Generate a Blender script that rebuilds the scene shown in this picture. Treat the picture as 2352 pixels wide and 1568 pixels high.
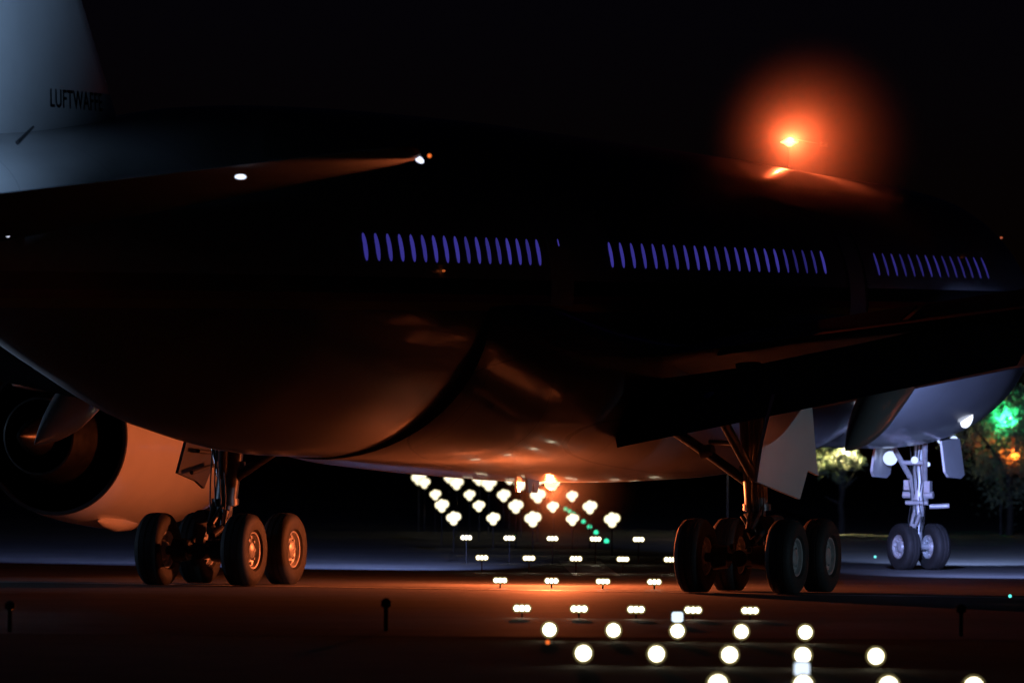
import bpy, math, random
from mathutils import Vector, Matrix

for o in list(bpy.data.objects): bpy.data.objects.remove(o)
S = bpy.context.scene
C = S.collection
random.seed(7)
R = math.radians

# ------------------------------------------------------------------ camera
FPX, W0, H0 = 15860.0, 2352.0, 1568.0           # focal length in units of the measured picture
TH, DIST, CH, ROLL = 0.346, 128.3, 2.39, 0.0079
c_, s_ = math.cos(TH), math.sin(TH)
CAM = Vector((-DIST*c_, -DIST*s_, CH))
fw = Vector((c_, s_, 0)); rt = Vector((s_, -c_, 0)); up = Vector((0, 0, 1))
fwd = (fw + rt*(55.6/FPX) + up*(272.0/FPX)).normalized()
r0 = fwd.cross(up).normalized(); u0 = r0.cross(fwd).normalized()
rc = (r0 + u0*ROLL).normalized(); uc = rc.cross(fwd).normalized()
cd = bpy.data.cameras.new('camera'); cam = bpy.data.objects.new('camera', cd); C.objects.link(cam)
cam.matrix_world = Matrix(((rc.x, uc.x, -fwd.x, CAM.x), (rc.y, uc.y, -fwd.y, CAM.y), (rc.z, uc.z, -fwd.z, CAM.z), (0, 0, 0, 1)))
cd.sensor_width = 36; cd.lens = 36*FPX/W0
cd.clip_start = 1; cd.clip_end = 5000
cd.dof.use_dof = True; cd.dof.focus_distance = 128.0; cd.dof.aperture_fstop = cd.lens/1000/0.13
S.camera = cam

# ------------------------------------------------------------------ world: a moonless night sky
w = bpy.data.worlds.new('World'); S.world = w; w.use_nodes = True
nt = w.node_tree; bg = nt.nodes['Background']
sky = nt.nodes.new('ShaderNodeTexSky'); sky.sky_type = 'NISHITA'; sky.sun_disc = False
sky.sun_elevation = R(-6.5); sky.sun_rotation = R(60)
tint = nt.nodes.new('ShaderNodeVectorMath'); tint.operation = 'MULTIPLY'; tint.inputs[1].default_value = (.26, .24, .95)   # night air turns the last sky light violet
nt.links.new(sky.outputs[0], tint.inputs[0]); nt.links.new(tint.outputs[0], bg.inputs[0]); bg.inputs[1].default_value = 0.1
S.view_settings.view_transform = 'Standard'; S.view_settings.look = 'None'
S.view_settings.exposure = 0; S.view_settings.gamma = 1
S.render.engine = 'CYCLES'

# ------------------------------------------------------------------ pixel -> world helpers
def ray(x, y):
    return fwd + rc*((x-W0/2)/FPX) + uc*((H0/2-y)/FPX)
def atY(x, y, Y):
    d = ray(x, y); t = (Y-CAM.y)/d.y; return CAM + d*t
def atZ(x, y, Z):
    d = ray(x, y); t = (Z-CAM.z)/d.z; return CAM + d*t
def atD(x, y, depth):
    return CAM + ray(x, y)*depth

# ------------------------------------------------------------------ lights
def lamp(name, kind, loc, power, col, radius=.05, aim=None, size=60, blend=.5, parent=None):
    l = bpy.data.lights.new(name, kind); l.energy = power; l.color = col; l.shadow_soft_size = radius
    o = bpy.data.objects.new(name, l); C.objects.link(o); o.location = loc
    if aim is not None:
        o.rotation_euler = (Vector(aim)-Vector(loc)).to_track_quat('-Z', 'Y').to_euler()
        l.spot_size = R(size); l.spot_blend = blend
    return o
BEAC = (1.0, .185, .052)
COOL = (.31, .42, 1.0)
lamp('belly_beacon_lamp', 'POINT', (3.6, 0, 1.83), 2700, BEAC, .06)
lamp('crown_beacon_lamp', 'POINT', (18.5, -.09, 9.17), 270, (1.0, .12, .035), .015)
lamp('logo_lamp', 'SPOT', (-29.0, -7.0, 6.9), 2300, (.36, .6, 1.0), .06, (-27.6, 0, 12.2), 108, 1)
lamp('wing_root_lamp', 'SPOT', (13.9, -3.7, 3.3), 14000, COOL, .12, (52, -7, -.5), 66, .8)
lamp('wing_root_lamp', 'SPOT', (13.9, 3.7, 3.3), 32000, COOL, .12, (46, 33, 2), 52, .8)
lamp('taxi_lamp', 'SPOT', (29.6, 0, 2.1), 60000, (.36, .5, 1.0), .1, (75, 8, 5), 50, 1)
lamp('added_gear_spot', 'SPOT', (-4, -75, 1.6), 14000, (.5, .72, .9), .2, (-.3, -8.5, .9), 6, .6)  # unseen spot added to light the right gear, doors and edge line
lamp('added_ground_spot', 'SPOT', (-4, 27, 4.5), 1500, (.45, .66, 1.0), .3, (-2, 11, 0), 46, .8)  # unseen spot added to brighten the ground on the far left
sl_ = CAM + fw*218 - rt*45; sl_.z = 2.2
lamp('added_rim_spot', 'SPOT', sl_, 700000, (.5, .68, 1.0), .4, (-19, 2, 11.6), 9.0, .3)  # unseen spot added for the rim light along the lower left fuselage
lamp('tip_lamp', 'SPOT', (-31.2, -10.7, 6.15), 110, BEAC, .04, (-31.3, -8.0, 6.5), 70, .8)

# ------------------------------------------------------------------ materials
def mat(name, base, rough=.5, metal=0, spec=.5, noise=0, nscale=3, coat=0, bump=0, bscale=20):
    m = bpy.data.materials.new(name); m.use_nodes = True
    n = m.node_tree.nodes; L = m.node_tree.links; b = n['Principled BSDF']
    b.inputs['Base Color'].default_value = (*base, 1); b.inputs['Roughness'].default_value = rough
    b.inputs['Metallic'].default_value = metal; b.inputs['Specular IOR Level'].default_value = spec
    b.inputs['Coat Weight'].default_value = coat; b.inputs['Coat Roughness'].default_value = .08
    if noise or bump:
        tc = n.new('ShaderNodeTexCoord')
    if noise:
        t = n.new('ShaderNodeTexNoise'); t.inputs['Scale'].default_value = nscale; t.inputs['Detail'].default_value = 6
        L.new(tc.outputs['Object'], t.inputs['Vector'])
        r = n.new('ShaderNodeValToRGB'); r.color_ramp.elements[0].position = .3; r.color_ramp.elements[1].position = .72
        r.color_ramp.elements[0].color = (*[v*(1-noise) for v in base], 1); r.color_ramp.elements[1].color = (*[min(1, v*(1+noise)) for v in base], 1)
        L.new(t.outputs['Fac'], r.inputs[0]); L.new(r.outputs[0], b.inputs['Base Color'])
    if bump:
        t2 = n.new('ShaderNodeTexNoise'); t2.inputs['Scale'].default_value = bscale; t2.inputs['Detail'].default_value = 8
        L.new(tc.outputs['Object'], t2.inputs['Vector'])
        bp = n.new('ShaderNodeBump'); bp.inputs['Strength'].default_value = bump; bp.inputs['Distance'].default_value = .02
        L.new(t2.outputs['Fac'], bp.inputs['Height']); L.new(bp.outputs[0], b.inputs['Normal'])
    return m
def emit(name, col, strength):
    m = bpy.data.materials.new(name); m.use_nodes = True
    b = m.node_tree.nodes['Principled BSDF']; b.inputs['Base Color'].default_value = (.02, .02, .02, 1)
    b.inputs['Emission Color'].default_value = (*col, 1); b.inputs['Emission Strength'].default_value = strength
    return m
M = {}
M['white'] = mat('white_paint', (.82, .82, .82), .3, coat=.5, noise=.05, nscale=1.2)
M['grey'] = mat('grey_paint', (.3, .3, .305), .32, coat=.5, noise=.08, nscale=1.5)
M['wing'] = mat('wing_paint', (.10, .10, .105), .75, spec=.2, coat=0, noise=.12, nscale=1.5)
M['dark'] = mat('dark_steel', (.07, .07, .075), .45, .6)
M['steel'] = mat('gear_steel', (.07, .07, .075), .35, .4, noise=.25, nscale=8)
M['chrome'] = mat('polished_steel', (.7, .7, .72), .15, 1)
M['tyre'] = mat('tyre_rubber', (.022, .022, .022), .7, noise=.3, nscale=14)
M['rim'] = mat('rim_paint', (.55, .55, .55), .4, .2, noise=.15, nscale=9)
M['nozzle'] = mat('nozzle_metal', (.1, .095, .09), .35, .9, noise=.3, nscale=5)
M['letter'] = mat('letter_paint', (.01, .01, .012), .4)
M['redlens'] = emit('red_lens', (1.0, .55, .2), 3.5)
M['housing'] = mat('lamp_housing', (.1, .09, .03), .5)
M['pole'] = mat('dark_pole', (.01, .01, .01), .6)
M['lampwhite'] = emit('lamp_warm_white', (1.0, .9, .62), 7)
M['halo_ring'] = emit('painted_halo', (1.0, .82, .3), .28)  # yellow glow painted round the lenses as their halo
M['lampfar'] = emit('lamp_far_white', (1.0, .9, .62), 1.6)
M['lampcool'] = emit('lamp_cool_white', (.72, .84, 1.0), 1.3)
M['green'] = emit('lamp_green', (.04, .9, .45), 1.6)
M['orange'] = emit('lamp_orange', (1.0, .18, .03), 1.2)
M['dimorange'] = emit('dim_orange_glow', (1.0, .2, .04), .35)
M['cyan'] = emit('lamp_cyan', (.1, .8, .7), 1.5)
M['window'] = emit('cabin_window_glow', (.09, .075, .62), .36)
M['window_dim'] = emit('dim_cabin_window_glow', (.09, .075, .62), .22)
for q_ in (M['window'], M['window_dim']):
    n = q_.node_tree.nodes; oi = n.new('ShaderNodeObjectInfo'); mr = n.new('ShaderNodeMapRange'); e_ = n['Principled BSDF'].inputs['Emission Strength']
    mr.inputs['To Min'].default_value = e_.default_value*.72; mr.inputs['To Max'].default_value = e_.default_value*1.2
    q_.node_tree.links.new(oi.outputs['Random'], mr.inputs['Value']); q_.node_tree.links.new(mr.outputs[0], e_)
M['noseled'] = emit('nose_lamp_glow', (.75, .82, 1.0), 2)
M['gearglow'] = emit('nose_gear_glow', (.5, .62, 1.0), 1.6)
M['bark'] = mat('bark', (.012, .01, .008), .9, noise=.4, nscale=6)
M['leaf'] = mat('leaf', (.08, .1, .06), .6, noise=.4, nscale=2)
for b in [M['leaf'].node_tree.nodes['Principled BSDF']]:
    b.inputs['Transmission Weight'].default_value = 0

def fuselage_paint():
    m = mat('fuselage_paint', (.74, .74, .74), .36, coat=.35)
    n = m.node_tree.nodes; L = m.node_tree.links; b = n['Principled BSDF']
    tc = n.new('ShaderNodeTexCoord'); sp = n.new('ShaderNodeSeparateXYZ'); L.new(tc.outputs['Object'], sp.inputs[0])
    k = n.new('ShaderNodeMath'); k.operation = 'MULTIPLY_ADD'; k.inputs[1].default_value = -.0195
    L.new(sp.outputs['X'], k.inputs[0]); L.new(sp.outputs['Z'], k.inputs[2])
    mr = n.new('ShaderNodeMapRange'); mr.inputs['From Min'].default_value = 4; mr.inputs['From Max'].default_value = 8
    L.new(k.outputs[0], mr.inputs['Value'])
    r = n.new('ShaderNodeValToRGB'); r.color_ramp.interpolation = 'CONSTANT'
    e = r.color_ramp.elements
    def P(z): return (z-4)/4
    e[0].position = 0; e[0].color = (.22, .22, .225, 1)
    e[1].position = P(5.12); e[1].color = (.8, .45, .02, 1)
    for z, cc in ((5.26, (.55, .02, .02, 1)), (5.40, (.012, .012, .014, 1)), (5.66, (.76, .76, .76, 1))):
        q = e.new(P(z)); q.color = cc
    L.new(mr.outputs[0], r.inputs[0])
    # faint frame joints every few metres
    wv = n.new('ShaderNodeMath'); wv.operation = 'FRACT'; dv = n.new('ShaderNodeMath'); dv.operation = 'MULTIPLY'; dv.inputs[1].default_value = 1/3.18
    L.new(sp.outputs['X'], dv.inputs[0]); L.new(dv.outputs[0], wv.inputs[0])
    lt = n.new('ShaderNodeMath'); lt.operation = 'LESS_THAN'; lt.inputs[1].default_value = .006; L.new(wv.outputs[0], lt.inputs[0])
    t = n.new('ShaderNodeTexNoise'); t.inputs['Scale'].default_value = .9; t.inputs['Detail'].default_value = 7
    mp = n.new('ShaderNodeMapping'); mp.inputs['Scale'].default_value = (.5, 1, 2.2); L.new(tc.outputs['Object'], mp.inputs[0]); L.new(mp.outputs[0], t.inputs['Vector'])
    mm = n.new('ShaderNodeMapRange'); mm.inputs['To Min'].default_value = .8; mm.inputs['To Max'].default_value = 1.1
    L.new(t.outputs['Fac'], mm.inputs['Value'])
    sb = n.new('ShaderNodeMath'); sb.operation = 'MULTIPLY_ADD'; sb.inputs[1].default_value = -.3; L.new(lt.outputs[0], sb.inputs[0]); L.new(mm.outputs[0], sb.inputs[2])
    vm = n.new('ShaderNodeVectorMath'); vm.operation = 'SCALE'; L.new(r.outputs[0], vm.inputs[0]); L.new(sb.outputs[0], vm.inputs['Scale'])
    L.new(vm.outputs[0], b.inputs['Base Color'])
    return m
M['fuse'] = fuselage_paint()

def fairing_paint():
    m = mat('fairing_paint', (.3, .3, .305), .3, coat=.5); n = m.node_tree.nodes; L = m.node_tree.links; b = n['Principled BSDF']
    tc = n.new('ShaderNodeTexCoord'); sp = n.new('ShaderNodeSeparateXYZ'); L.new(tc.outputs['Object'], sp.inputs[0])
    ab = n.new('ShaderNodeMath'); ab.operation = 'ABSOLUTE'; L.new(sp.outputs['Y'], ab.inputs[0])
    ad = n.new('ShaderNodeMath'); ad.operation = 'SUBTRACT'; L.new(ab.outputs[0], ad.inputs[0]); L.new(sp.outputs['Z'], ad.inputs[1])
    cx = n.new('ShaderNodeCombineXYZ'); L.new(sp.outputs['X'], cx.inputs[0]); L.new(ad.outputs[0], cx.inputs[1])
    br = n.new('ShaderNodeTexBrick'); br.inputs['Scale'].default_value = 1; br.inputs['Brick Width'].default_value = 2.6; br.inputs['Row Height'].default_value = 1.15; br.inputs['Mortar Size'].default_value = .012
    br.inputs['Color1'].default_value = (.15, .15, .155, 1); br.inputs['Color2'].default_value = (.11, .11, .115, 1); br.inputs['Mortar'].default_value = (.02, .02, .02, 1)
    L.new(cx.outputs[0], br.inputs['Vector'])
    t = n.new('ShaderNodeTexNoise'); t.inputs['Scale'].default_value = 1.4; t.inputs['Detail'].default_value = 8; L.new(tc.outputs['Object'], t.inputs['Vector'])
    mm = n.new('ShaderNodeMapRange'); mm.inputs['To Min'].default_value = .7; mm.inputs['To Max'].default_value = 1.25; L.new(t.outputs['Fac'], mm.inputs['Value'])
    vm = n.new('ShaderNodeVectorMath'); vm.operation = 'SCALE'; L.new(br.outputs['Color'], vm.inputs[0]); L.new(mm.outputs[0], vm.inputs['Scale']); L.new(vm.outputs[0], b.inputs['Base Color'])
    return m
M['fairing'] = fairing_paint()

def pavement(name, base, rough, joint, seed):
    m = mat(name, base, rough); n = m.node_tree.nodes; L = m.node_tree.links; b = n['Principled BSDF']
    tc = n.new('ShaderNodeTexCoord')
    t = n.new('ShaderNodeTexNoise'); t.inputs['Scale'].default_value = .35; t.inputs['Detail'].default_value = 9; t.inputs['Roughness'].default_value = .65
    mp = n.new('ShaderNodeMapping'); mp.inputs['Location'].default_value = (seed, seed, 0); L.new(tc.outputs['Object'], mp.inputs[0]); L.new(mp.outputs[0], t.inputs['Vector'])
    r = n.new('ShaderNodeValToRGB'); r.color_ramp.elements[0].position = .32; r.color_ramp.elements[1].position = .7
    r.color_ramp.elements[0].color = (*[v*.62 for v in base], 1); r.color_ramp.elements[1].color = (*[v*1.35 for v in base], 1)
    L.new(t.outputs['Fac'], r.inputs[0])
    br = n.new('ShaderNodeTexBrick'); br.offset = 0; br.inputs['Scale'].default_value = 1
    br.inputs['Brick Width'].default_value = joint; br.inputs['Row Height'].default_value = joint; br.inputs['Mortar Size'].default_value = .035
    br.inputs['Color1'].default_value = (1, 1, 1, 1); br.inputs['Color2'].default_value = (.86, .86, .86, 1); br.inputs['Mortar'].default_value = (.35, .35, .35, 1)
    L.new(tc.outputs['Object'], br.inputs['Vector'])
    mx = n.new('ShaderNodeMix'); mx.data_type = 'RGBA'; mx.blend_type = 'MULTIPLY'; mx.inputs[0].default_value = 1
    L.new(r.outputs[0], mx.inputs[6]); L.new(br.outputs['Color'], mx.inputs[7]); L.new(mx.outputs[2], b.inputs['Base Color'])
    t2 = n.new('ShaderNodeTexNoise'); t2.inputs['Scale'].default_value = 2.5; t2.inputs['Detail'].default_value = 10
    L.new(tc.outputs['Object'], t2.inputs['Vector'])
    bp = n.new('ShaderNodeBump'); bp.inputs['Strength'].default_value = .35; bp.inputs['Distance'].default_value = .03
    L.new(t2.outputs['Fac'], bp.inputs['Height']); L.new(bp.outputs[0], b.inputs['Normal'])
    return m
M['runway'] = pavement('runway_concrete', (.14, .138, .136), .72, 7.5, 3)
M['asphalt'] = pavement('shoulder_asphalt', (.125, .123, .12), .72, 11, 11)
M['grass'] = mat('grass_ground', (.03, .04, .018), .95, noise=.5, nscale=.8, bump=.8, bscale=6)
M['paint'] = mat('marking_paint', (.62, .62, .6), .5, noise=.25, nscale=2)

# ------------------------------------------------------------------ mesh helpers
class MB:
    def __init__(s): s.v = []; s.f = []
    def add(s, vs, fs):
        o = len(s.v); s.v += [tuple(v) for v in vs]; s.f += [tuple(i+o for i in f) for f in fs]; return s
    def loft(s, rings, cap=True):
        n = len(rings[0]); vs = [p for r in rings for p in r]; fs = []
        for i in range(len(rings)-1):
            for j in range(n):
                a = i*n+j; b = i*n+(j+1) % n
                fs.append((a, b, b+n, a+n))
        if cap:
            fs.append(tuple(range(n-1, -1, -1))); fs.append(tuple((len(rings)-1)*n+j for j in range(n)))
        return s.add(vs, fs)
    def tube(s, a, b, r1, r2=None, n=16):
        a = Vector(a); b = Vector(b); r2 = r1 if r2 is None else r2
        d = (b-a).normalized(); x = d.orthogonal().normalized(); y = d.cross(x)
        rings = [[p + (x*math.cos(2*math.pi*k/n)+y*math.sin(2*math.pi*k/n))*r for k in range(n)] for p, r in ((a, r1), (b, r2))]
        return s.loft(rings)
    def lathe(s, o, axis, prof, n=40, closed=False):
        """prof = [(distance along the axis, radius)]"""
        o = Vector(o); d = Vector(axis).normalized(); x = d.orthogonal().normalized(); y = d.cross(x)
        rings = [[o+d*t+(x*math.cos(2*math.pi*k/n)+y*math.sin(2*math.pi*k/n))*max(r, 1e-4) for k in range(n)] for t, r in prof]
        if closed: rings.append(rings[0])
        return s.loft(rings, cap=False)
    def box(s, c, d, rot=None):
        vs = [Vector((sx*d[0]/2, sy*d[1]/2, sz*d[2]/2)) for sx in (-1, 1) for sy in (-1, 1) for sz in (-1, 1)]
        if rot is not None: vs = [rot @ v for v in vs]
        vs = [v+Vector(c) for v in vs]
        return s.add(vs, [(0, 1, 3, 2), (4, 6, 7, 5), (0, 4, 5, 1), (2, 3, 7, 6), (0, 2, 6, 4), (1, 5, 7, 3)])
    def slab(s, pts, off):
        """polygon extruded by a vector"""
        n = len(pts); off = Vector(off); a = [Vector(p)-off/2 for p in pts]; b = [Vector(p)+off/2 for p in pts]
        fs = [tuple(range(n-1, -1, -1)), tuple(range(n, 2*n))]+[(i, (i+1) % n, n+(i+1) % n, n+i) for i in range(n)]
        return s.add(a+b, fs)
    def build(s, name, m, parent=None, smooth=True, origin=None, angle=35):
        me = bpy.data.meshes.new(name)
        o0 = Vector(origin) if origin is not None else Vector((0, 0, 0))
        me.from_pydata([Vector(v)-o0 for v in s.v], [], s.f); me.validate(); me.update()
        import bmesh
        bm = bmesh.new(); bm.from_mesh(me); bmesh.ops.recalc_face_normals(bm, faces=bm.faces)
        for e in bm.edges:
            if len(e.link_faces) == 2 and e.calc_face_angle(0) > R(angle): e.smooth = False
        for f in bm.faces: f.smooth = smooth
        bm.to_mesh(me); bm.free()
        me.materials.append(m)
        o = bpy.data.objects.new(name, me); C.objects.link(o); o.location = o0
        if parent is not None: o.parent = parent
        return o
def empty(name, loc=(0, 0, 0)):
    o = bpy.data.objects.new(name, None); C.objects.link(o); o.location = loc; o.empty_display_size = .2; return o
def tag(o, label=None, cat=None, group=None, kind=None):
    if label: o['label'] = label
    if cat: o['category'] = cat
    if group: o['group'] = group
    if kind: o['kind'] = kind
    return o
def crom(tab, x):
    """smooth interpolation through a table of rows (x, a, b, ...)"""
    if x <= tab[0][0]: return tab[0][1:]
    if x >= tab[-1][0]: return tab[-1][1:]
    i = max(k for k in range(len(tab)-1) if tab[k][0] <= x)
    h = tab[i+1][0]-tab[i][0]; t = (x-tab[i][0])/h; out = []
    for q in range(1, len(tab[0])):
        def sl(k):
            if k <= 0 or k >= len(tab)-1:
                k2 = min(max(k, 0), len(tab)-2); return (tab[k2+1][q]-tab[k2][q])/(tab[k2+1][0]-tab[k2][0])
            a = (tab[k][q]-tab[k-1][q])/(tab[k][0]-tab[k-1][0]); b = (tab[k+1][q]-tab[k][q])/(tab[k+1][0]-tab[k][0])
            return 0 if a*b < 0 else 2*a*b/(a+b) if a+b else 0
        m0, m1 = sl(i)*h, sl(i+1)*h; p0, p1 = tab[i][q], tab[i+1][q]
        out.append((2*t**3-3*t*t+1)*p0+(t**3-2*t*t+t)*m0+(-2*t**3+3*t*t)*p1+(t**3-t*t)*m1)
    return out

# ================================================================== THE SETTING
def sheet(name, pts, z, m, kind='structure'):
    mb = MB(); mb.add([(p[0], p[1], z) for p in pts], [tuple(range(len(pts)))])
    o = mb.build(name, m, smooth=False); tag(o, kind=kind); return o
def along(u, v):                       # point u metres along the view, v metres to the right
    return CAM.xy + fw.xy*u + rt.xy*v
g = MB(); g.add([(-2500, -2500, -.008), (2500, -2500, -.008), (2500, 2500, -.008), (-2500, 2500, -.008)], [(0, 1, 2, 3)])
tag(g.build('ground', M['grass'], smooth=False), kind='structure')
# crest line of the wide pavement passes just behind the main wheels
e0 = atZ(0, 1336, 0); e1 = atZ(2352, 1373, 0); ed = (e1-e0).normalized(); en = Vector((-ed.y, ed.x, 0))
if en.dot(fw) < 0: en = -en
A = e0-ed*260; B = e0+ed*260
sheet('runway', [A, B, B+en*190, A+en*190], 0, M['runway'])
n0 = atZ(0, 1453, 0); n1 = atZ(1250, 1461, 0); nd = (n1-n0).normalized()
Nn = n0-nd*150; Nf = n0+nd*150
sheet('shoulder', [Nn, Nf, B, A], -.004, M['asphalt'])
sheet('edge_line', [A-en*.15, B-en*.15, B+en*.45, A+en*.45], .004, M['paint'])
q = [atZ(x, y, 0) for x, y in ((1282, 1288), (1378, 1288), (1425, 1322), (1318, 1322))]
sheet('runway_marking', q, .004, M['paint'])

# ================================================================== THE AIRLINER
AIR = empty('airliner', (0, 0, 0))
tag(AIR, 'huge white airliner with tricolour stripe and lit cabin windows, seen from behind its right side', 'airplane')

FU = [(-34.8, 6.3, 6.55, .12), (-34.2, 6.1, 6.75, .33), (-31, 5.75, 7.0, .9), (-27, 5.25, 7.15, 1.5), (-22.4, 4.62, 7.42, 2.1), (-18, 3.5, 7.85, 2.55),
      (-14.7, 2.76, 8.2, 2.82), (-11, 2.43, 8.4, 2.95), (-7, 2.40, 8.51, 2.98), (0, 2.55, 8.6, 2.98), (10, 2.74, 8.6, 2.98),
      (20, 2.72, 8.52, 2.98), (25, 2.70, 8.48, 2.95), (27, 2.76, 8.42, 2.88), (29, 3.0, 8.1, 2.55), (31, 3.5, 7.6, 1.95), (32.3, 4.1, 6.6, 1.3), (33, 4.6, 5.7, .6), (33.2, 5.0, 5.3, .15)]
NR = 72
def fus_pt(X, a):
    b, t, h = crom(FU, X); return Vector((X, h*math.cos(a), (b+t)/2+(t-b)/2*math.sin(a)))
def fus_side(X, z, side=-1):
    b, t, h = crom(FU, X); sa = max(-1, min(1, (z-(b+t)/2)/((t-b)/2))); return h*math.sqrt(max(0, 1-sa*sa))*side
xs = [-34.8+i*.5 for i in range(137)]; xs = [x for x in xs if x < 33.2]+[33.2]
mb = MB(); mb.loft([[fus_pt(x, 2*math.pi*k/NR) for k in range(NR)] for x in xs])
FUS = mb.build('fuselage', M['fuse'], AIR)

# belly fairing
FA = [(-9.2, 3.4, 1.6, 4.9), (-8.8, 2.6, 2.6, 4.9), (-8.6, 2.37, 2.985, 4.9), (-7.6, 2.34, 3.04, 4.85), (-5, 2.24, 3.2, 4.6), (-2, 2.12, 3.3, 4.3), (1, 2.03, 3.33, 4.15), (4, 1.97, 3.34, 4.1),
      (8, 2.02, 3.3, 4.1), (11, 2.14, 3.15, 4.2), (14, 2.4, 2.85, 4.2), (16.5, 2.72, 2.3, 4.1), (18, 3.1, 1.8, 4.1)]
def fair_ring(X):
    out = []
    for k in range(64):
        a = 2*math.pi*(k+.5)/64; ca, sa = math.cos(a), math.sin(a)
        xx = X+(.42*sa+.42)*1.1*max(0, min(1, (2-X)/8))      # the aft edge rakes forward with height
        b, h, zc = crom(FA, X)
        e = 2/(2.0+1.1*max(0, min(1, (X+8.6)/3.5)))
        y = math.copysign(abs(ca)**e, ca)*h; z = math.copysign(abs(sa)**e, sa)*((zc-b) if sa < 0 else .8)+zc
        out.append(Vector((xx, y, z)))
    return out
mb = MB(); mb.loft([fair_ring(x) for x in [-9.2+i*.1 for i in range(16)]+[-7.6+i*.4 for i in range(65)]]); FAIR = mb.build('belly_fairing', M['fairing'], AIR, angle=28)

# windows: rounded panels following the skin
def window(X, z, wd=.19, ht=.46, n=7):
    mb = MB(); rings = []
    outline = []
    for k in range(20):
        a = 2*math.pi*k/20; ca, sa = math.cos(a), math.sin(a)
        outline.append((math.copysign(abs(ca), ca)*wd/2, math.copysign(abs(sa)**.85, sa)*ht/2))
    for sc, off in ((1, -.02), (1, .006), (.6, .008), (.2, .009)):
        rings.append([Vector((X+dx*sc, fus_side(X+dx*sc, z+dz*sc)-off, z+dz*sc)) for dx, dz in outline])
    mb.loft(rings); return mb
wx = [-13.85+(8.35/16)*k for k in range(17)]+[-1.52+.635*k for k in range(22)]+[15.66+.66*k for k in range(14)]
for k, X in enumerate(wx):
    dim = X > 15 or 33 < k < 38
    window(X, 6.17+.0195*X, .135 if dim else .16).build('window', M['window_dim' if dim else 'window'], AIR)
window(-4.35, 6.27, .12, .18).build('window', M['window'], AIR)

# passenger door ahead of the wing, slightly proud, with frame
def skin_panel(x0, x1, z0, z1, off, nz=10):
    mb = MB(); rows = []
    for i in range(nz+1):
        z = z0+(z1-z0)*i/nz
        rows.append([Vector((x0, fus_side(x0, z)-off, z)), Vector((x1, fus_side(x1, z)-off, z)), Vector((x1, fus_side(x1, z)+.02, z)), Vector((x0, fus_side(x0, z)+.02, z))])
    mb.loft(rows); return mb
d_ = skin_panel(13.35, 14.45, 5.05, 7.0, .012).build('door', M['white'], AIR)
skin_panel(13.25, 13.31, 4.95, 7.1, .03).build('door_frame', M['chrome'], d_)
skin_panel(14.49, 14.55, 4.95, 7.1, .03).build('door_frame', M['chrome'], d_)
d_ = skin_panel(-4.95, -3.75, 5.15, 6.75, .008).build('door', M['white'], AIR)

# ---- wings
def foil(n=14):
    up_, lo = [], []
    for k in range(n+1):
        t = .5-.5*math.cos(math.pi*k/n)
        y = 5*(.2969*math.sqrt(t)-.126*t-.3516*t*t+.2843*t**3-.1036*t**4)
        up_.append((t, y)); lo.append((t, -y))
    return up_+lo[-2:0:-1]
FOIL = foil()
def wing_ring(le, te, z_le, z_te, y, th):
    ch = le-te
    return [Vector((le-t*ch, y, z_le+(z_te-z_le)*t+h*th*ch)) for t, h in FOIL]
WT = [(2.2, 13.6, -.2, 4.0, 4.15, .10), (3.2, 13.0, -.3, 4.15, 4.3, .115), (10.9, 8.3, -1.3, 5.2, 5.2, .105), (22, 1.2, -5.3, 6.4, 6.25, .095), (29.5, -4.2, -8.6, 7.3, 7.1, .09), (31.4, -6.6, -9.4, 8.0, 7.9, .08), (32.2, -8.6, -10.2, 9.0, 8.95, .07)]
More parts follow.
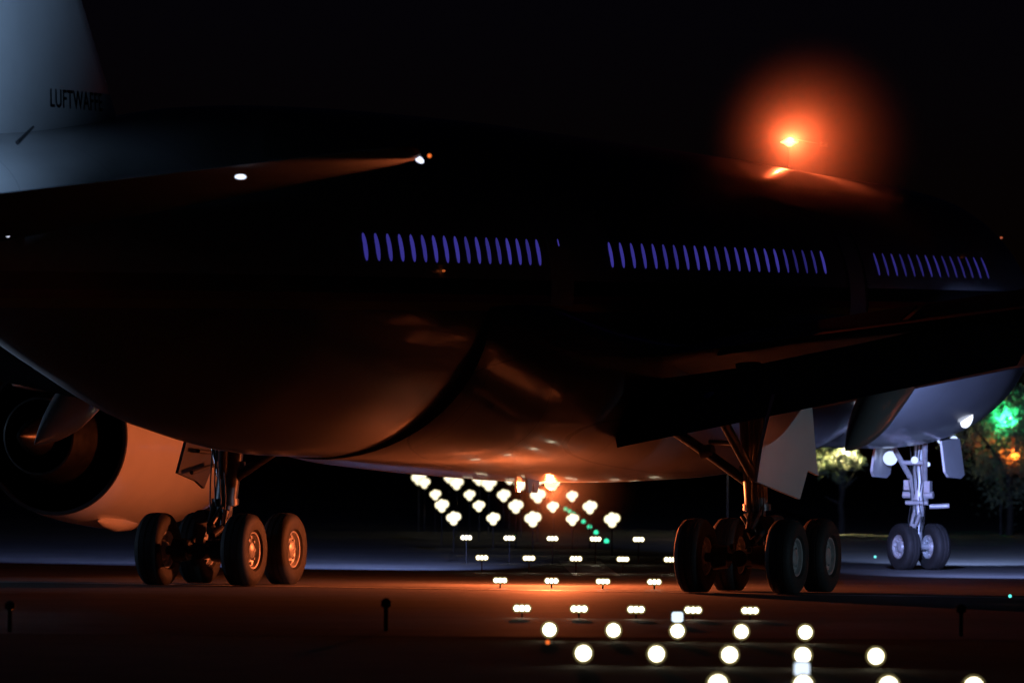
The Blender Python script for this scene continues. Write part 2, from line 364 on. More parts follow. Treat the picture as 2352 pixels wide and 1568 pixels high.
def make_side(sd):
    wob = MB(); wob.loft([wing_ring(r[1], r[2], r[3], r[4], sd*r[0], r[5]) for r in WT])
    wing = wob.build('wing', M['wing'], AIR)
    # inboard flap, fully extended and drooping
    def flap_ring(y, xl, zl, xt, zt, th):
        ch = math.hypot(xl-xt, zl-zt); dx, dz = (xt-xl)/ch, (zt-zl)/ch
        return [Vector((xl+dx*t*ch+(-dz)*h*th*ch, sd*(y-(.85*(1-t) if y < 3.5 else 0)), zl+dz*t*ch-dx*h*th*ch)) for t, h in FOIL]
    fl = MB(); fl.loft([flap_ring(y, .35-.07*(y-3), 3.72+.195*(y-3), -1.75-.04*(y-3), 2.60+.199*(y-3), .13) for y in (3.15, 5, 7, 9, 10.75)])
    fl.build('flap', M['wing'], wing)
    fl = MB(); fl.loft([flap_ring(y, -.9-.36*(y-11), 5.1+.11*(y-11), -2.6-.36*(y-11), 4.35+.11*(y-11), .13) for y in (10.95, 14, 18, 22)])
    fl.build('flap', M['wing'], wing)
    # drooped spoiler panels along the upper trailing edge
    for ya, yb in ((4.6, 8.0), (8.12, 10.7), (10.95, 14.2)):
        s_b = MB()
        def zt(y): return 4.86+.145*(y-5.2)
        s_b.slab([Vector((1.1, sd*ya, zt(ya))), Vector((-.35, sd*ya, zt(ya)-.42)), Vector((-.45-.04*(yb-ya), sd*yb, zt(yb)-.42)), Vector((1.0, sd*yb, zt(yb)))], (0, 0, .05))
        s_b.build('spoiler', M['wing'], wing, smooth=False)
    # flap track fairing: drooped canoe
    for yy, ax, az, bx, bz in ((7.85, 1.1, 4.3, -3.0, 2.6), (13.5, .2, 5.2, -4.2, 3.9)):
        a = Vector((ax, sd*yy, az)); b = Vector((bx, sd*yy, bz)); dd = (b-a).normalized(); nn = Vector((dd.z, 0, -dd.x))
        rings = []
        for k in range(25):
            t = k/24; p = a+(b-a)*t; r = .38*min(1, (t/.18+.05)**.5)*(1-max(0, (t-.5)/.5)**1.9)+.004
            rings.append([p+Vector((0, sd, 0))*r*.85*math.cos(2*math.pi*j/28)+nn*r*1.25*math.sin(2*math.pi*j/28) for j in range(28)])
        fb = MB(); fb.loft(rings); fb.build('flap_fairing', M['grey'], wing)
    # pylon and engine
    ey = 10.55*sd if sd > 0 else -11.1; ex = 4.2; ez = 2.78
    eng = MB()
    eng.lathe((ex, ey, ez), (1, .03*-sd, 0), [(0, 1.48), (-.0, 1.54), (.5, 1.63), (1.3, 1.73), (2.4, 1.82), (3.6, 1.84), (4.6, 1.80), (5.3, 1.70), (5.75, 1.56), (5.8, 1.48), (5.6, 1.42), (5.1, 1.45), (4.4, 1.5), (4.3, .01)], 72)
    e_ = eng.build('engine', M['white'], AIR, origin=(ex, ey, ez))
    def ep(name, prof, m, n=64):
        q_ = MB(); q_.lathe((ex, ey, ez), (1, .03*-sd, 0), prof, n); o = q_.build(name, m, e_); o.location = (-ex, -ey, -ez); return o
    ep('bypass_duct', [(0.003, 1.477), (.8, 1.42), (2.0, 1.3), (2.2, .9)], M['nozzle'])
    ep('core_cowl', [(1.9, 1.18), (1.0, 1.10), (.1, .95), (-.75, .76), (-.76, .72), (-.3, .74), (.6, .76)], M['nozzle'])
    ep('exhaust_plug', [(.6, .5), (-.4, .46), (-1.0, .32), (-1.5, .12), (-1.62, .01)], M['nozzle'])
    ep('nozzle_rim', [(-.012, 1.475), (-.012, 1.545), (.05, 1.552), (.05, 1.475)], M['dark'])
    q_ = MB()
    q_.slab([(ex-1.6, ey, 3.75), (ex+.2, ey, 3.6), (ex+1.4, ey, 4.25), (ex+4.4, ey, 4.55), (ex+5.2, ey, 4.7), (ex+3, ey, 5.3), (ex-2.5, ey, 5.0), (ex-2.6, ey, 4.7)], (0, .42, 0))
    o = q_.build('pylon', M['white'], e_); o.location = (-ex, -ey, -ez)
    q_ = MB()     # lower cowl latch bulge
    q_.lathe((ex+.9, ey-sd*.55, ez-1.66), (1, 0, -.02), [(0, .01), (.3, .12), (.9, .2), (1.6, .17), (2.2, .01)], 20)
    o = q_.build('cowl_bulge', M['white'], e_); o.location = (-ex, -ey, -ez)
    # tailplane
    tp = MB()
    def trg(y, le, te, z): return [Vector((le-t*(le-te), sd*y, z+(.5-t)*.0*(le-te)+h*.09*(le-te))) for t, h in FOIL]
    tp.loft([trg(.6, -24.6, -31.3, 5.75), trg(1.6, -25.2, -31.5, 5.83), trg(9.6, -30.2, -32.5, 6.57), trg(10.1, -30.8, -32.5, 6.61), trg(10.3, -31.4, -32.5, 6.63)])
    t_ = tp.build('tailplane', M['wing'], AIR)
    lo = MB(); p = atY(552, 406, -8.05)
    lo.lathe((p.x, sd*8.05, p.z), (-.9, .1*sd, .1), [(-.12, .03), (-.05, .07), (0, .078), (.01, .07), (.012, 0)], 18)
    lo.v = [(v[0], v[1], p.z+(v[2]-p.z)*.42) for v in lo.v]
    lo.build('logo_light', M['noseled'], t_)
    p = atY(962, 366, -10.15)
    lo = MB(); lo.lathe((p.x, sd*10.15, p.z), (-1, 0, .1), [(-.1, .02), (-.04, .06), (0, .065), (.01, 0)], 18)
    lo.v = [(v[0], v[1], p.z+(v[2]-p.z)*.7+(v[1]-sd*10.15)*sd*-.5) for v in lo.v]
    lo.build('tip_light', M['noseled'], t_)
    lo = MB(); p = atY(986, 358, -10.45)
    lo.lathe((p.x, sd*10.45, p.z), (-1, 0, 0), [(-.06, .0), (-.02, .025), (0, .028), (.01, 0)], 12)
    lo.build('navigation_light', M['orange'], t_)
make_side(-1); make_side(1)

# ---- fin
def fin_half(X, z):
    le = -17.35-(z-7.3)*.82 if z > 7.3 else -17.35
    le = min(le, -16.9); te = -31.2-(z-7)*.06
    t = (le-X)/(le-te); t = max(0, min(1, t)); th = .10*(1-.03*(z-7))
    return 5*(.2969*math.sqrt(t)-.126*t-.3516*t*t+.2843*t**3-.1036*t**4)*th*(le-te)*.42
rings = []
for i in range(24):
    z = 6.6+i*.4; le = -17.35-(z-7.3)*.82 if z > 7.3 else -17.35
    te = -31.2-(z-7)*.06
    pr = []
    for t, h in FOIL:
        X = le-t*(le-te); pr.append(Vector((X, math.copysign(fin_half(X, z), h) if 0 < t < 1 else 0, z)))
    rings.append(pr)
mb = MB(); mb.loft(rings); FIN = mb.build('tail_fin', M['white'], AIR)
cu = bpy.data.curves.new('lettering_curve', 'FONT'); cu.body = 'LUFTWAFFE'; cu.size = .42; cu.space_character = 1.08; cu.offset = .006
to = bpy.data.objects.new('lettering_curve', cu); C.objects.link(to)
bpy.context.view_layer.update()
tm = bpy.data.meshes.new_from_object(to.evaluated_get(bpy.context.evaluated_depsgraph_get()))
wd = max(v.co.x for v in tm.vertices); ht = max(v.co.y for v in tm.vertices)
pa = atY(124, 245, -.35); pb = atY(236, 243, -.2)
for v in tm.vertices:
    X = pa.x+(v.co.x/wd)*(pb.x-pa.x); z = pa.z+.02*(X-pa.x)+v.co.y/ht*.285
    v.co = Vector((X, -fin_half(X, z)-.012, z))
bpy.data.objects.remove(to); tm.materials.clear(); tm.materials.append(M['letter'])
lt = bpy.data.objects.new('lettering', tm); C.objects.link(lt); lt.parent = FIN; lt['label'] = 'black LUFTWAFFE lettering low on the fin'
# dorsal blade aerial and root gap fairing
mb = MB(); mb.tube(atY(40, 328, -1.2), atY(76, 292, -1.2), .035, .02); mb.build('antenna', M['dark'], AIR)

# ---- beacons
def dome(p, sgn, name='beacon_light', r=.1):
    mb = MB(); mb.lathe(p, (0, 0, sgn), [(-.02, r*1.5), (.02, r*1.4), (.025, r), (.07, r*.95), (.11, r*.7), (.13, r*.3), (.135, 0)], 24)
    return mb.build(name, M['redlens'], AIR)
dome((3.6, 0, 1.97), -1, r=.12)
mb = MB(); mb.lathe((18.7, 0, 9.15), (0, 0, 1), [(-.1, 0), (-.085, .05), (-.03, .12), (-.012, .185), (.012, .185), (.03, .12), (.085, .05), (.1, 0)], 24); mb.build('beacon_light', M['redlens'], AIR)
mb = MB(); mb.tube((18.7, 0, 8.4), (18.7, 0, 9.06), .03, .018, 20); mb.build('beacon_mount', M['dark'], AIR)
mb = MB(); mb.tube((21.3, 0, 9.08), (21.3, 0, 8.4), .005, .006, 8); mb.build('antenna_mast', M['pole'], AIR)
mb = MB(); pa_ = atY(1886, 331, 0); mb.box((pa_.x+.2, 0, pa_.z), (.42, .05, .09)); mb.tube((18.8, 0, pa_.z+.02), (pa_.x+.2, 0, pa_.z), .012, .012, 8); mb.build('antenna', M['white'], AIR)
# belly drain masts and blade aerials
for X, Y in ((1.0, -.5), (1.9, -.3), (3.2, .5)):
    mb = MB(); mb.slab([(X-.25, Y, 2.12), (X+.2, Y, 2.12), (X+.02, Y, 1.78), (X-.14, Y, 1.78)], (0, .05, 0)); mb.build('antenna', M['white'], AIR, smooth=False)
# round lamp on the nose and small pitot mast
p = atY(2235, 962, -2.0)
ny = fus_side(p.x, p.z)
mb = MB(); mb.lathe((p.x, ny+.02, p.z), (-.3, -.9, -.3), [(0, .2), (.05, .19), (.07, .15), (.075, 0)], 24); mb.build('nose_lamp', M['noseled'], AIR)
mb = MB(); a = atY(2291, 862, -1.9); b = atY(2289, 818, -2.2); mb.tube(a, b, .03, .02); mb.build('antenna', M['white'], AIR)
# small lamps on the wing-body line
for x, y, Y, r, m in ((22, 538, -2.3, .035, 'noseled'), (1022, 622, -3.02, .018, 'dimorange'), (1790, 781, -5.0, .03, 'window'), (1608, 845, -3.6, .025, 'window'), (2302, 546, -3.0, .022, 'dimorange')):
    p = atY(x, y, Y); yy = min(Y, fus_side(p.x, p.z)-.01) if abs(Y) < 3.5 else Y
    p = atY(x, y, yy); mb = MB(); mb.lathe(p+Vector((0, .04, 0)), (-.3, -1, 0), [(0, r*1.2), (.03, r*1.2), (.05, r*.7), (.06, 0)], 14); mb.build('marker_lamp', M[m], AIR)

# ---- wheels
def tyre_mb(c, rad, wid):
    pr = []; hw = wid/2; ri = rad*.50
    cs = [(-hw*.72, ri), (-hw*.93, ri*1.14), (-hw, rad*.74), (-hw*.93, rad*.88), (-hw*.74, rad*.965), (-hw*.5, rad*.993), (-hw*.44, rad*.978), (-hw*.40, rad*.997), (-hw*.1, rad), (-hw*.05, rad*.982), (0, rad), (hw*.05, rad*.982), (hw*.1, rad), (hw*.40, rad*.997), (hw*.44, rad*.978), (hw*.5, rad*.993), (hw*.74, rad*.965), (hw*.93, rad*.88), (hw, rad*.74), (hw*.93, ri*1.14), (hw*.72, ri)]
    mb = MB(); mb.lathe(c, (0, 1, 0), cs, 56)
    flat = .012
    mb.v = [(v[0], v[1] if v[2] > .12 else c[1]+(v[1]-c[1])*(1+(.12-v[2])*.5), max(v[2], flat)) for v in mb.v]
    return mb
def rim_mb(c, rad, wid):
    ri = rad*.51; hw = wid/2; mb = MB()
    for sg in (-1, 1):
        mb.lathe(c, (0, sg, 0), [(hw*.70, ri), (hw*.78, ri*.99), (hw*.76, ri*.9), (hw*.5, ri*.84), (hw*.38, ri*.6), (hw*.42, ri*.5), (hw*.66, ri*.42), (hw*.74, ri*.3), (hw*.78, 0)], 40)
        for k in range(9):
            a = 2*math.pi*k/9; p = Vector(c)+Vector((math.cos(a)*ri*.7, sg*hw*.42, math.sin(a)*ri*.7)); mb.tube(p-Vector((0, sg*.05, 0)), p+Vector((0, sg*.035, 0)), ri*.085, n=10)
    return mb

MR, MW = .685, .50
def main_gear(sd):
    y0 = 5.3*sd
    mb = MB()
    mb.tube((0, y0, .95), (.05, y0-.05*sd, 1.55), .15, .16, 20); mb.tube((.05, y0-.05*sd, 1.5), (.25, y0-.3*sd, 4.2), .215, .24, 24)
    mb.tube((.05, y0-.05*sd, 1.5), (.05, y0-.05*sd, 1.62), .26, .26, 24)
    mb.tube((.12, y0-.14*sd, 2.2), (.12, y0-.14*sd, 2.32), .27, .27, 24)
    G = mb.build('main_gear', M['steel'], AIR)
    mb = MB()
    mb.tube((-1.15, y0, .64), (1.15, y0, .70), .15, .15, 18); mb.box((0, y0, .82), (.5, .34, .36))
    for X in (-1.02, 1.02): mb.tube((X, y0-.88, .655), (X, y0+.88, .655), .085, .085, 16)
    mb.build('bogie_beam', M['steel'], G)
    for X in (-1.02, 1.02):
        for Y in (-.865, .865):
            c = (X, y0+Y, MR-.015)
            tyre_mb(c, MR, MW).build('tyre', M['tyre'], G)
            rim_mb(c, MR, MW).build('rim', M['rim'], G)
            b_ = MB(); b_.tube((X, y0+Y*.6, .66), (X, y0+Y*.28, .66), .24, .2, 20); b_.tube((X-.2, y0+Y*.3, .80), (X-.2, y0+Y*.22, .80), .05); b_.tube((X+.15, y0+Y*.3, .85), (X+.15, y0+Y*.22, .85), .05)
            b_.build('brake', M['steel'], G)
    # torque links (rear of the leg)
    mb = MB(); mb.tube((-.1, y0-.1, 1.55), (-.55, y0-.02, 1.15), .06, .05); mb.tube((-.1, y0+.1, 1.55), (-.55, y0+.02, 1.15), .06, .05); mb.tube((-.55, y0, 1.15), (-.12, y0, .85), .06, .07); mb.build('torque_link', M['steel'], G)
    # side stay with a knee, drag braces, retraction actuator
    mb = MB(); kn = Vector((.15, y0-1.05*sd, 2.55)); mb.tube((.08, y0-.15*sd, 1.95), kn, .09, .09); mb.tube(kn, (.3, y0-2.3*sd, 3.3), .1, .09); mb.tube(kn-Vector((0, .12*sd, 0)), kn+Vector((0, .12*sd, .05)), .13, .13)
    mb.build('side_stay', M['steel'], G)
    mb = MB(); mb.tube((.05, y0, 1.9), (-1.3, y0-.55*sd, 3.6), .085, .1); mb.tube((.1, y0, 2.2), (1.7, y0-.2*sd, 3.9), .07, .08); mb.tube((-.6, y0-.3*sd, 2.72), (.2, y0-1.0*sd, 2.75), .05, .05)
    mb.build('drag_brace', M['steel'], G)
    mb = MB(); mb.tube((.15, y0+.1*sd, 2.0), (.5, y0+.6*sd, 3.6), .06, .09); mb.tube((-.25, y0-.1, .95), (-.3, y0-.2*sd, 1.42), .07, .07); mb.build('actuator', M['chrome'], G)
    # hydraulic lines
    mb = MB()
    for k in range(4):
        a = k*.9; p = None
        for t in range(9):
            zz = 1.0+t*.3; q_ = Vector((-.22+.03*math.sin(t*1.7+a), y0+(-.14+.09*k)+.03*math.cos(t*1.3+a), zz))
            if p is not None: mb.tube(p, q_, .016, .016, 8)
            p = q_
    mb.build('hydraulic_line', M['dark'], G)
    # bogie trimmer unit and lugs on the beam
    mb = MB(); mb.tube((-.75, y0-.12, .93), (.05, y0-.12, 1.18), .06, .07, 14); mb.box((-.2, y0, 1.32), (.2, .5, .16)); mb.box((.0, y0, 1.05), (.36, .46, .2)); mb.tube((-.35, y0+.3*sd, 1.28), (.1, y0+.34*sd, 1.3), .13, .13, 16)
    mb.build('trim_actuator', M['steel'], G)
    return G
GL = main_gear(1); GR = main_gear(-1)
def poly(pts, Y): return [atY(x, y, Y) for x, y in pts]
mb = MB(); mb.slab(poly([(1776, 905), (1858, 890), (1872, 1060), (1877, 1092), (1852, 1080), (1834, 1146), (1735, 1106), (1750, 1010)], -6.05), (.02, .07, 0)); mb.build('gear_door', M['white'], GR, smooth=False)
mb = MB(); mb.slab(poly([(434, 980), (496, 990), (490, 1058), (466, 1121), (448, 1104), (406, 1086)], 6.3), (0, .06, 0)); mb.build('gear_door', M['dark'], GL, smooth=False)
mb = MB()
for (xa, ya, xb, yb) in ((490, 1068, 440, 1085), (495, 1040, 455, 1035)): mb.tube(atY(xa, ya, 6.1), atY(xb, yb, 6.1), .04)
mb.build('door_link', M['dark'], GL)

# nose gear
NX = 28.66
mb = MB(); mb.tube((NX, 0, .52), (NX+.03, 0, 1.25), .075, .08, 18); mb.tube((NX+.02, 0, 1.2), (NX+.12, 0, 3.1), .14, .15, 20); mb.tube((NX+.31, -.29, .52), (NX-.31, .29, .52), .07, .07); mb.tube((NX+.03, 0, 1.55), (NX+.05, 0, 1.9), .21, .2, 20)
NG = mb.build('nose_gear', M['rim'], AIR)
for Y in (-.385, .385):
    for o in (tyre_mb((0, Y, .515), .525, .38).build('tyre', M['tyre'], NG), rim_mb((0, Y, .515), .525, .38).build('rim', M['rim'], NG)):
        o.location = (NX, 0, 0); o.rotation_euler = (0, 0, R(47))
mb = MB(); mb.tube((NX-.1, .08, 1.3), (NX-.42, .05, 1.0), .04); mb.tube((NX-.1, -.08, 1.3), (NX-.42, -.05, 1.0), .04); mb.tube((NX-.42, 0, 1.0), (NX-.06, 0, .62), .045, .06); mb.build('torque_link', M['rim'], NG)
mb = MB(); mb.tube((NX+.05, -.12, 1.9), (NX-.9, -.4, 2.85), .06); mb.tube((NX+.05, .12, 1.9), (NX-.9, .4, 2.85), .06); mb.tube((NX, .1, 2.2), (NX+1.2, .3, 2.9), .05); mb.tube((NX-.45, -.3, 2.4), (NX-.45, .3, 2.4), .05); mb.build('drag_brace', M['rim'], NG)
mb = MB(); mb.tube((NX-.05, -.35, 1.68), (NX-.05, .35, 1.68), .08); mb.tube((NX-.16, -.26, 1.5), (NX-.16, .26, 1.5), .05); mb.box((NX-.1, .22, 1.9), (.2, .16, .22)); mb.box((NX-.1, -.24, 1.86), (.2, .14, .26)); mb.build('steering_unit', M['rim'], NG)
mb = MB(); mb.tube((NX, -.25, 1.42), (NX+.1, -.68, 1.44), .055, .055); mb.build('tow_bar', M['rim'], NG)
for x, y, Y, r in ((2052, 1052, .55, .15), (2108, 1056, -.05, .075), (2198, 1010, -.5, .085), (2166, 1012, -.3, .055), (2138, 1066, -.2, .05), (2118, 1008, .0, .06)):  # the first, largest disc glows in place of the lit gear door
    p = atY(x, y, Y)+Vector((-.25, 0, 0)); mb = MB(); mb.lathe(p, (-.95, -.3, -.1), [(-.12, r*.3), (-.05, r), (0, r*1.08), (.0, r), (.03, r*.6), (.035, 0)], 20); mb.build('taxi_and_door_glow', M['gearglow'], NG)
mb = MB()
for k in range(5):
    p = None
    for t in range(8):
        q_ = Vector((NX-.17+.05*math.sin(t*2+k), -.16+.08*k+.03*math.cos(t*1.9+k), .85+t*.28))
        if p is not None: mb.tube(p, q_, .014, .014, 8)
        p = q_
mb.build('hydraulic_line', M['pole'], NG)
for Y, sg in ((.75, 1), (-.75, -1)):
    mb = MB(); mb.slab([(NX-.9, Y, 2.95), (NX+.6, Y, 2.95), (NX+.6, Y+sg*.12, 2.14), (NX+.3, Y+sg*.12, 2.05), (NX-.7, Y+sg*.12, 2.08), (NX-.9, Y+sg*.1, 2.2)], (0, .05, 0)); mb.build('gear_door', M['white'], NG, smooth=False)

# ================================================================== APPROACH LIGHTS
YR = [(196, 1570, 4, 1649), (168, 1499, 5, 1340), (147, 1445, 5, 1262), (131, 1396, 5, 1199), (118, 1332, 4, 1149), (108, 1280, 5, 1107), (99, 1234, 5, 1071), (91, 1190, 5, 1042), (85, 1161, 5, 1015), (78.5, 1136, 5, 1000), (74, 1109, 5, 975), (69.5, 1098, 5, 962)]
ordn = ['first', 'second', 'third', 'fourth', 'fifth']
rown = ['lowest row', 'second lowest row', 'third lowest row', 'fourth lowest row', 'row on the orange line', 'row on the painted patch', 'row under the green chain',
        'row crossing the green chain', 'fourth row below the belly', 'third row below the belly', 'second row below the belly', 'row touching the belly']
def make_fixture(kind):
    e = empty('approach_light')
    hs = MB(); ln = MB(); po = MB()
    d = (CAM-Vector((0, 0, CAM.z))); ax = (-fw).normalized()
    if kind == 0:
        hs.lathe((0, 0, 0), ax, [(-.22, .02), (-.2, .07), (-.1, .085), (-.01, .098), (0, .098), (0, .085)], 28); ln.lathe((0, 0, 0), ax, [(-.02, .085), (0, .085), (.012, .07), (.02, .045), (.022, 0)], 28)
    elif kind == 1:
        hs.box((0, 0, 0), (.05, .05, .05)); hs.v = []; hs.f = []
        for k in (-1, 0, 1):
            p = rt*(.078*k); hs.lathe(p, ax, [(-.16, .02), (-.1, .04), (0, .055), (.0, .046)], 16); ln.lathe(p, ax, [(-.01, .045), (.004, .044), (.01, .02), (.011, 0)], 18)
        hs.tube(-rt*.11-ax*.05, rt*.11-ax*.05, .018, .018, 8)
    else:
        for k, (a, b, r) in enumerate(((-.09, .02, .105), (.085, .05, .11), (.0, -.08, .1), (-.01, .1, .085))):
            p = rt*a+up*b; hs.lathe(p-ax*(.001*k), ax, [(-.2, .02), (-.1, r*.9), (0, r*1.02), (0, r)], 20); ln.lathe(p-ax*(.001*k), ax, [(-.01, r), (.0, r*.97), (.01, r*.5), (.011, 0)], 22)
    hs.build('housing', M['housing'], e); ln.build('lens', M['lampfar' if kind == 2 else 'lampwhite'], e)
    bz = MB()  # glowing rings stand in for the halo, not a lamp part
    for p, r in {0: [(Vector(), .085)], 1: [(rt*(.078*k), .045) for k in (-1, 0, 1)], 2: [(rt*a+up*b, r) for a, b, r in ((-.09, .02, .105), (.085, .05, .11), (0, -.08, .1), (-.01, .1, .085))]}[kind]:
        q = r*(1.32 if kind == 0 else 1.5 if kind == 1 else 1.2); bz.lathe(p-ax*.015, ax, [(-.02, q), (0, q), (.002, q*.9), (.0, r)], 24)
    bz.build('halo_ring', M['halo_ring'], e)
    return e
protos = {}
def copy_tree(o, parent=None):
    c = o.copy(); C.objects.link(c)
    if parent: c.parent = parent
    for ch in list(o.children): copy_tree(ch, c)
    return c
def pole_to(e, p, h):
    if p.z > .1:
        mb = MB(); mb.tube((0, 0, -h), (0, 0, -p.z), .012, .015, 10); mb.v = [(v[0]+fw.x*.05, v[1]+fw.y*.05, v[2]) for v in mb.v]; mb.build('pole', M['pole'], e)
kinds = ['round white approach light', 'short triple bar white approach light', 'clustered white approach light']
for i, (sp, y, n, xa) in enumerate(YR):
    kind = 0 if i < 3 else 1 if i < 7 else 2
    depth = FPX/sp
    for j in range(n):
        p = atD(xa+sp*j, y, depth) + up*(-.0012*0)
        # rows are level across: apply the picture's small tilt
        p = atD(xa+sp*j, y+ROLL*sp*j*1.3, depth)
        if kind not in protos: protos[kind] = make_fixture(kind); e = protos[kind]
        else:
            e = copy_tree(protos[kind])
            for ch in list(e.children):
                if ch.name.startswith('pole'): bpy.data.objects.remove(ch)
        if p.z < .14: p = CAM + (p-CAM)*((CH-.14)/(CH-p.z))
        e.location = p
        if kind == 2: k_ = random.uniform(.8, 1.22); e.scale = (k_, k_, k_)
        pole_to(e, p, .03)
        tag(e, '%s, %s from left in the %s' % (kinds[kind], ordn[j], rown[i]), 'approach light', 'white approach lights in rows')

def small_lamp(name, label, cat, x, y, depth, r, m, group=None, square=False):
    p = atD(x, y, depth) if depth else atZ(x, y, .05)
    if p.z < .12 and depth: p = CAM + (p-CAM)*((CH-.12)/(CH-p.z))
    e = empty(name, p); ax = -fw
    hs = MB(); ln = MB()
    if square:
        rot = Matrix(((fw.x, rt.x, 0), (fw.y, rt.y, 0), (0, 0, 1)))
        hs.box(fw*.06, (.1, r*2.3, r*2.2), rot)
        pts = []
        for k in range(28):
            a = 2*math.pi*k/28; pts.append((math.copysign(abs(math.cos(a))**.45, math.cos(a))*r, math.copysign(abs(math.sin(a))**.45, math.sin(a))*r*.9))
        ln.loft([[fw*(.01-t)+rt*(a*s)+up*(b*s) for a, b in pts] for t, s in ((0, 1), (.02, .96), (.03, .6))])
    else:
        hs.lathe((0, 0, 0), ax, [(-r*1.4, r*.4), (-r*.6, r), (0, r*1.15), (0, r)], 18); ln.lathe((0, 0, 0), ax, [(-.005, r), (.004, r*.9), (r*.3, r*.5), (r*.4, 0)], 18)
    hs.build('housing', M['housing'], e); ln.build('lens', m, e)
    if p.z > .25:
        mb = MB(); mb.tube((fw.x*.05, fw.y*.05, -r*.8), (fw.x*.05, fw.y*.05, -p.z), .018, .03, 10); mb.build('pole', M['pole'], e)
    tag(e, label, cat, group); return e
small_lamp('marker_light', 'square cool white light just left of the fourth approach light in its row', 'marker light', 1556, 1416, 112, .085, M['lampcool'], None, True)
small_lamp('marker_light', 'square cool white light at the bottom edge, squeezed between two round approach lights', 'marker light', 1842, 1535, 88, .085, M['lampcool'], None, True)
gp = [(1393, 1242), (1369, 1222), (1354, 1209), (1340, 1197), (1326, 1186), (1317, 1180), (1308, 1174), (1299, 1168)]
gn = ['nearest green light of the chain, beside a white bar light', 'second green light of the chain from its lower right end', 'third green light of the chain from its lower right end', 'fourth green light of the chain from its lower right end', 'fifth green light of the chain from its lower right end', 'third green light from the upper left end of the chain', 'second green light from the upper left end of the chain', 'farthest green light of the chain, touching a white light']
for (x, y), l in zip(gp, gn): small_lamp('taxiway_light', l, 'taxiway light', x, y, None, .07, M['green'], 'green taxiway lights in a chain')
small_lamp('taxiway_light', 'tiny cyan light on the pavement left of the nose wheels', 'taxiway light', 2010, 1278, 165, .03, M['cyan'])
small_lamp('taxiway_light', 'tiny cyan green light near the right edge on the pale edge line', 'taxiway light', 2320, 1368, 120, .03, M['cyan'])
small_lamp('reflector_marker', 'small dim orange marker near the lower left edge of the picture', 'marker', 25, 1396, 112, .035, M['orange'])
small_lamp('reflector_marker', 'small dim orange marker under the leftmost round approach light of its row', 'marker', 1258, 1474, 102, .025, M['orange'])
# dark marker posts in front of the pavement
def post(label, x, yb, yt, z0=0):
    p = atZ(x, yb, z0); t = (p-CAM).dot(fwd); h = (yb-yt)/FPX*t
    e = empty('marker_post', p); mb = MB(); mb.tube((0, 0, 0), (0, 0, h*.75), .03, .03, 12); mb.build('post', M['pole'], e)
    mb = MB(); mb.lathe((0, 0, h*.7), (0, 0, 1), [(0, .03), (.02, .07), (h*.2, .07), (h*.27, .04), (h*.3, 0)], 16); mb.build('cap', M['pole'], e)
    tag(e, label, 'marker post'); return e
post('thin dark marker post standing in the orange light right of the left wheels', 886, 1448, 1372)
post('faint dark marker post on the dark ground at the lower right', 2207, 1460, 1385)
post('faint dark post holding nothing at the far left below the edge line', 22, 1450, 1378)

# ================================================================== TREES with lamps behind the aircraft
def tree(label, base, hgt, rad, nleaf, zc, seed):
    rnd = random.Random(seed)
    e = empty('tree', base)
    mb = MB(); p = Vector((0, 0, 0))
    pts = [Vector((rnd.uniform(-.1, .1)*k*.4, rnd.uniform(-.1, .1)*k*.4, zc*k/5)) for k in range(7)]
    for k in range(6): mb.tube(pts[k], pts[k+1], .12*(1-k*.13), .12*(1-(k+1)*.13), 10)
    for k in range(9):
        a = rnd.uniform(0, 6.28); s = pts[rnd.randint(2, 5)]; t = s+Vector((math.cos(a)*rad*.7, math.sin(a)*rad*.7, rnd.uniform(.3, 1.1)*rad*.7)); mb.tube(s, t, .05, .015, 8)
    mb.build('trunk', M['bark'], e)
    lf = MB(); cl = [Vector((rnd.gauss(0, .42)*rad, rnd.gauss(0, .42)*rad, zc+rnd.gauss(0, .38)*rad)) for _ in range(46)]
    for _ in range(nleaf):
        c0 = rnd.choice(cl); q_ = c0+Vector((rnd.gauss(0, .14), rnd.gauss(0, .14), rnd.gauss(0, .12)))*rad
        if q_.z < .2: continue
        a = Vector((rnd.uniform(-1, 1), rnd.uniform(-1, 1), rnd.uniform(-1, 1))).normalized(); b = a.orthogonal().normalized(); s = rnd.uniform(.05, .11)
        lf.add([q_-a*s, q_+b*s*.5, q_+a*s, q_-b*s*.5], [(0, 1, 2, 3)])
    lf.build('crown', M['leaf'], e, smooth=False)
    tag(e, label, 'tree'); return e
DT = 232
def gb(x): p = atD(x, 1200, DT); p.z = 0; return p
tree('bushy tree lit green above and orange below, just beyond the nose', gb(2318), 5, 2.1, 9000, 3.6, 1)
tree('small tree with yellow light glowing through its leaves beneath the belly', gb(1932), 3.4, .8, 2600, 2.5, 2)
tree('dark leafy tree at the right edge behind the nose wheels', gb(2440), 5, 2.2, 5000, 2.8, 3)
def lamp_at(name, label, x, y, depth, r, m, power, col, aim=None):
    e = small_lamp(name, label, 'lamp', x, y, depth, r, m)
    if aim: lamp(name+'_bulb', 'SPOT', atD(x, y, depth)-fw*(r+.9), power, col, .1, atD(*aim), 130, .8)
    else: lamp(name+'_bulb', 'POINT', atD(x, y, depth)-fw*(r+.25), power, col, .1)
    return e
lamp_at('field_lamp', 'yellow lamp shining through the small tree under the belly', 1930, 1045, DT+.5, .26, M['lampwhite'], 4500, (1, .85, .4))
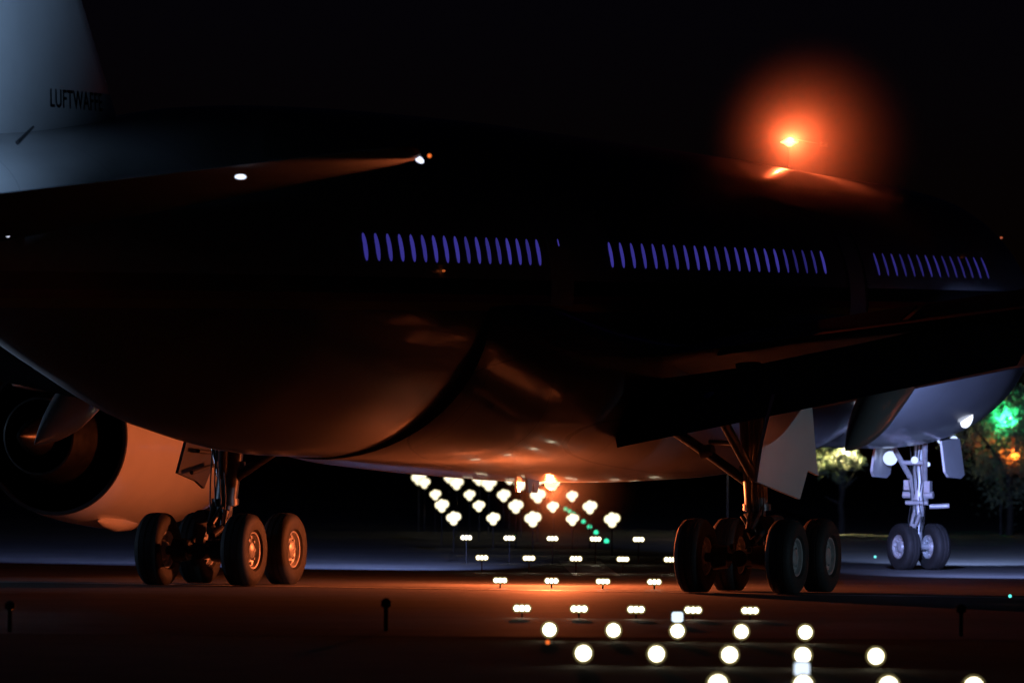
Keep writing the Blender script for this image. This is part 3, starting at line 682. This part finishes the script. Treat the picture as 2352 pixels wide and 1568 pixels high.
lamp_at('field_lamp', 'green lamp among the branches beyond the nose', 2300, 965, DT+.6, .12, M['green'], 2400, (.05, 1, .4), (2318, 930, DT+1))
lamp_at('field_lamp', 'orange lamp low in the branches beyond the nose', 2325, 1045, DT+.6, .1, M['orange'], 1600, (1, .16, .02), (2325, 1020, DT+1))
lamp_at('field_lamp', 'white lamp glimpsed between the struts of the right main gear', 1672, 1048, 215, .26, M['lampwhite'], 30, (1, .85, .5))
lamp_at('field_lamp', 'small orange white lamp right beside the leg of the right main gear', 1712, 1052, 214, .2, M['orange'], 20, (1, .3, .1))

# ================================================================== HALOS: scattering balls added to imitate lens glow round both beacons
def halo_ball(mc, rad, dens, power):
    mb = MB(); mb.lathe(mc, (0, 0, 1), [(-rad*math.cos(math.pi*k/20), rad*math.sin(math.pi*k/20)) for k in range(21)], 32)
    gm = bpy.data.materials.new('halo_volume'); gm.use_nodes = True; n = gm.node_tree.nodes; L = gm.node_tree.links
    n.remove(n['Principled BSDF']); pv = n.new('ShaderNodeVolumePrincipled'); pv.inputs['Color'].default_value = (.95, .95, .95, 1)
    tc = n.new('ShaderNodeTexCoord'); ln_ = n.new('ShaderNodeVectorMath'); ln_.operation = 'LENGTH'; L.new(tc.outputs['Object'], ln_.inputs[0])
    mr = n.new('ShaderNodeMapRange'); mr.inputs['From Min'].default_value = 0; mr.inputs['From Max'].default_value = rad; mr.inputs['To Min'].default_value = 1; mr.inputs['To Max'].default_value = 0
    pw = n.new('ShaderNodeMath'); pw.operation = 'POWER'; pw.inputs[1].default_value = power; ml = n.new('ShaderNodeMath'); ml.operation = 'MULTIPLY'; ml.inputs[1].default_value = dens
    L.new(ln_.outputs['Value'], mr.inputs['Value']); L.new(mr.outputs[0], pw.inputs[0]); L.new(pw.outputs[0], ml.inputs[0]); L.new(ml.outputs[0], pv.inputs['Density']); L.new(pv.outputs[0], n['Material Output'].inputs['Volume'])
    tag(mb.build('beacon_halo', gm, origin=mc), kind='stuff')
halo_ball(Vector((18.65, -.6, 9.15)), 2.5, .72, 2.6)
halo_ball(Vector((3.6, -.3, 1.9)), 1.5, .012, 2.0)
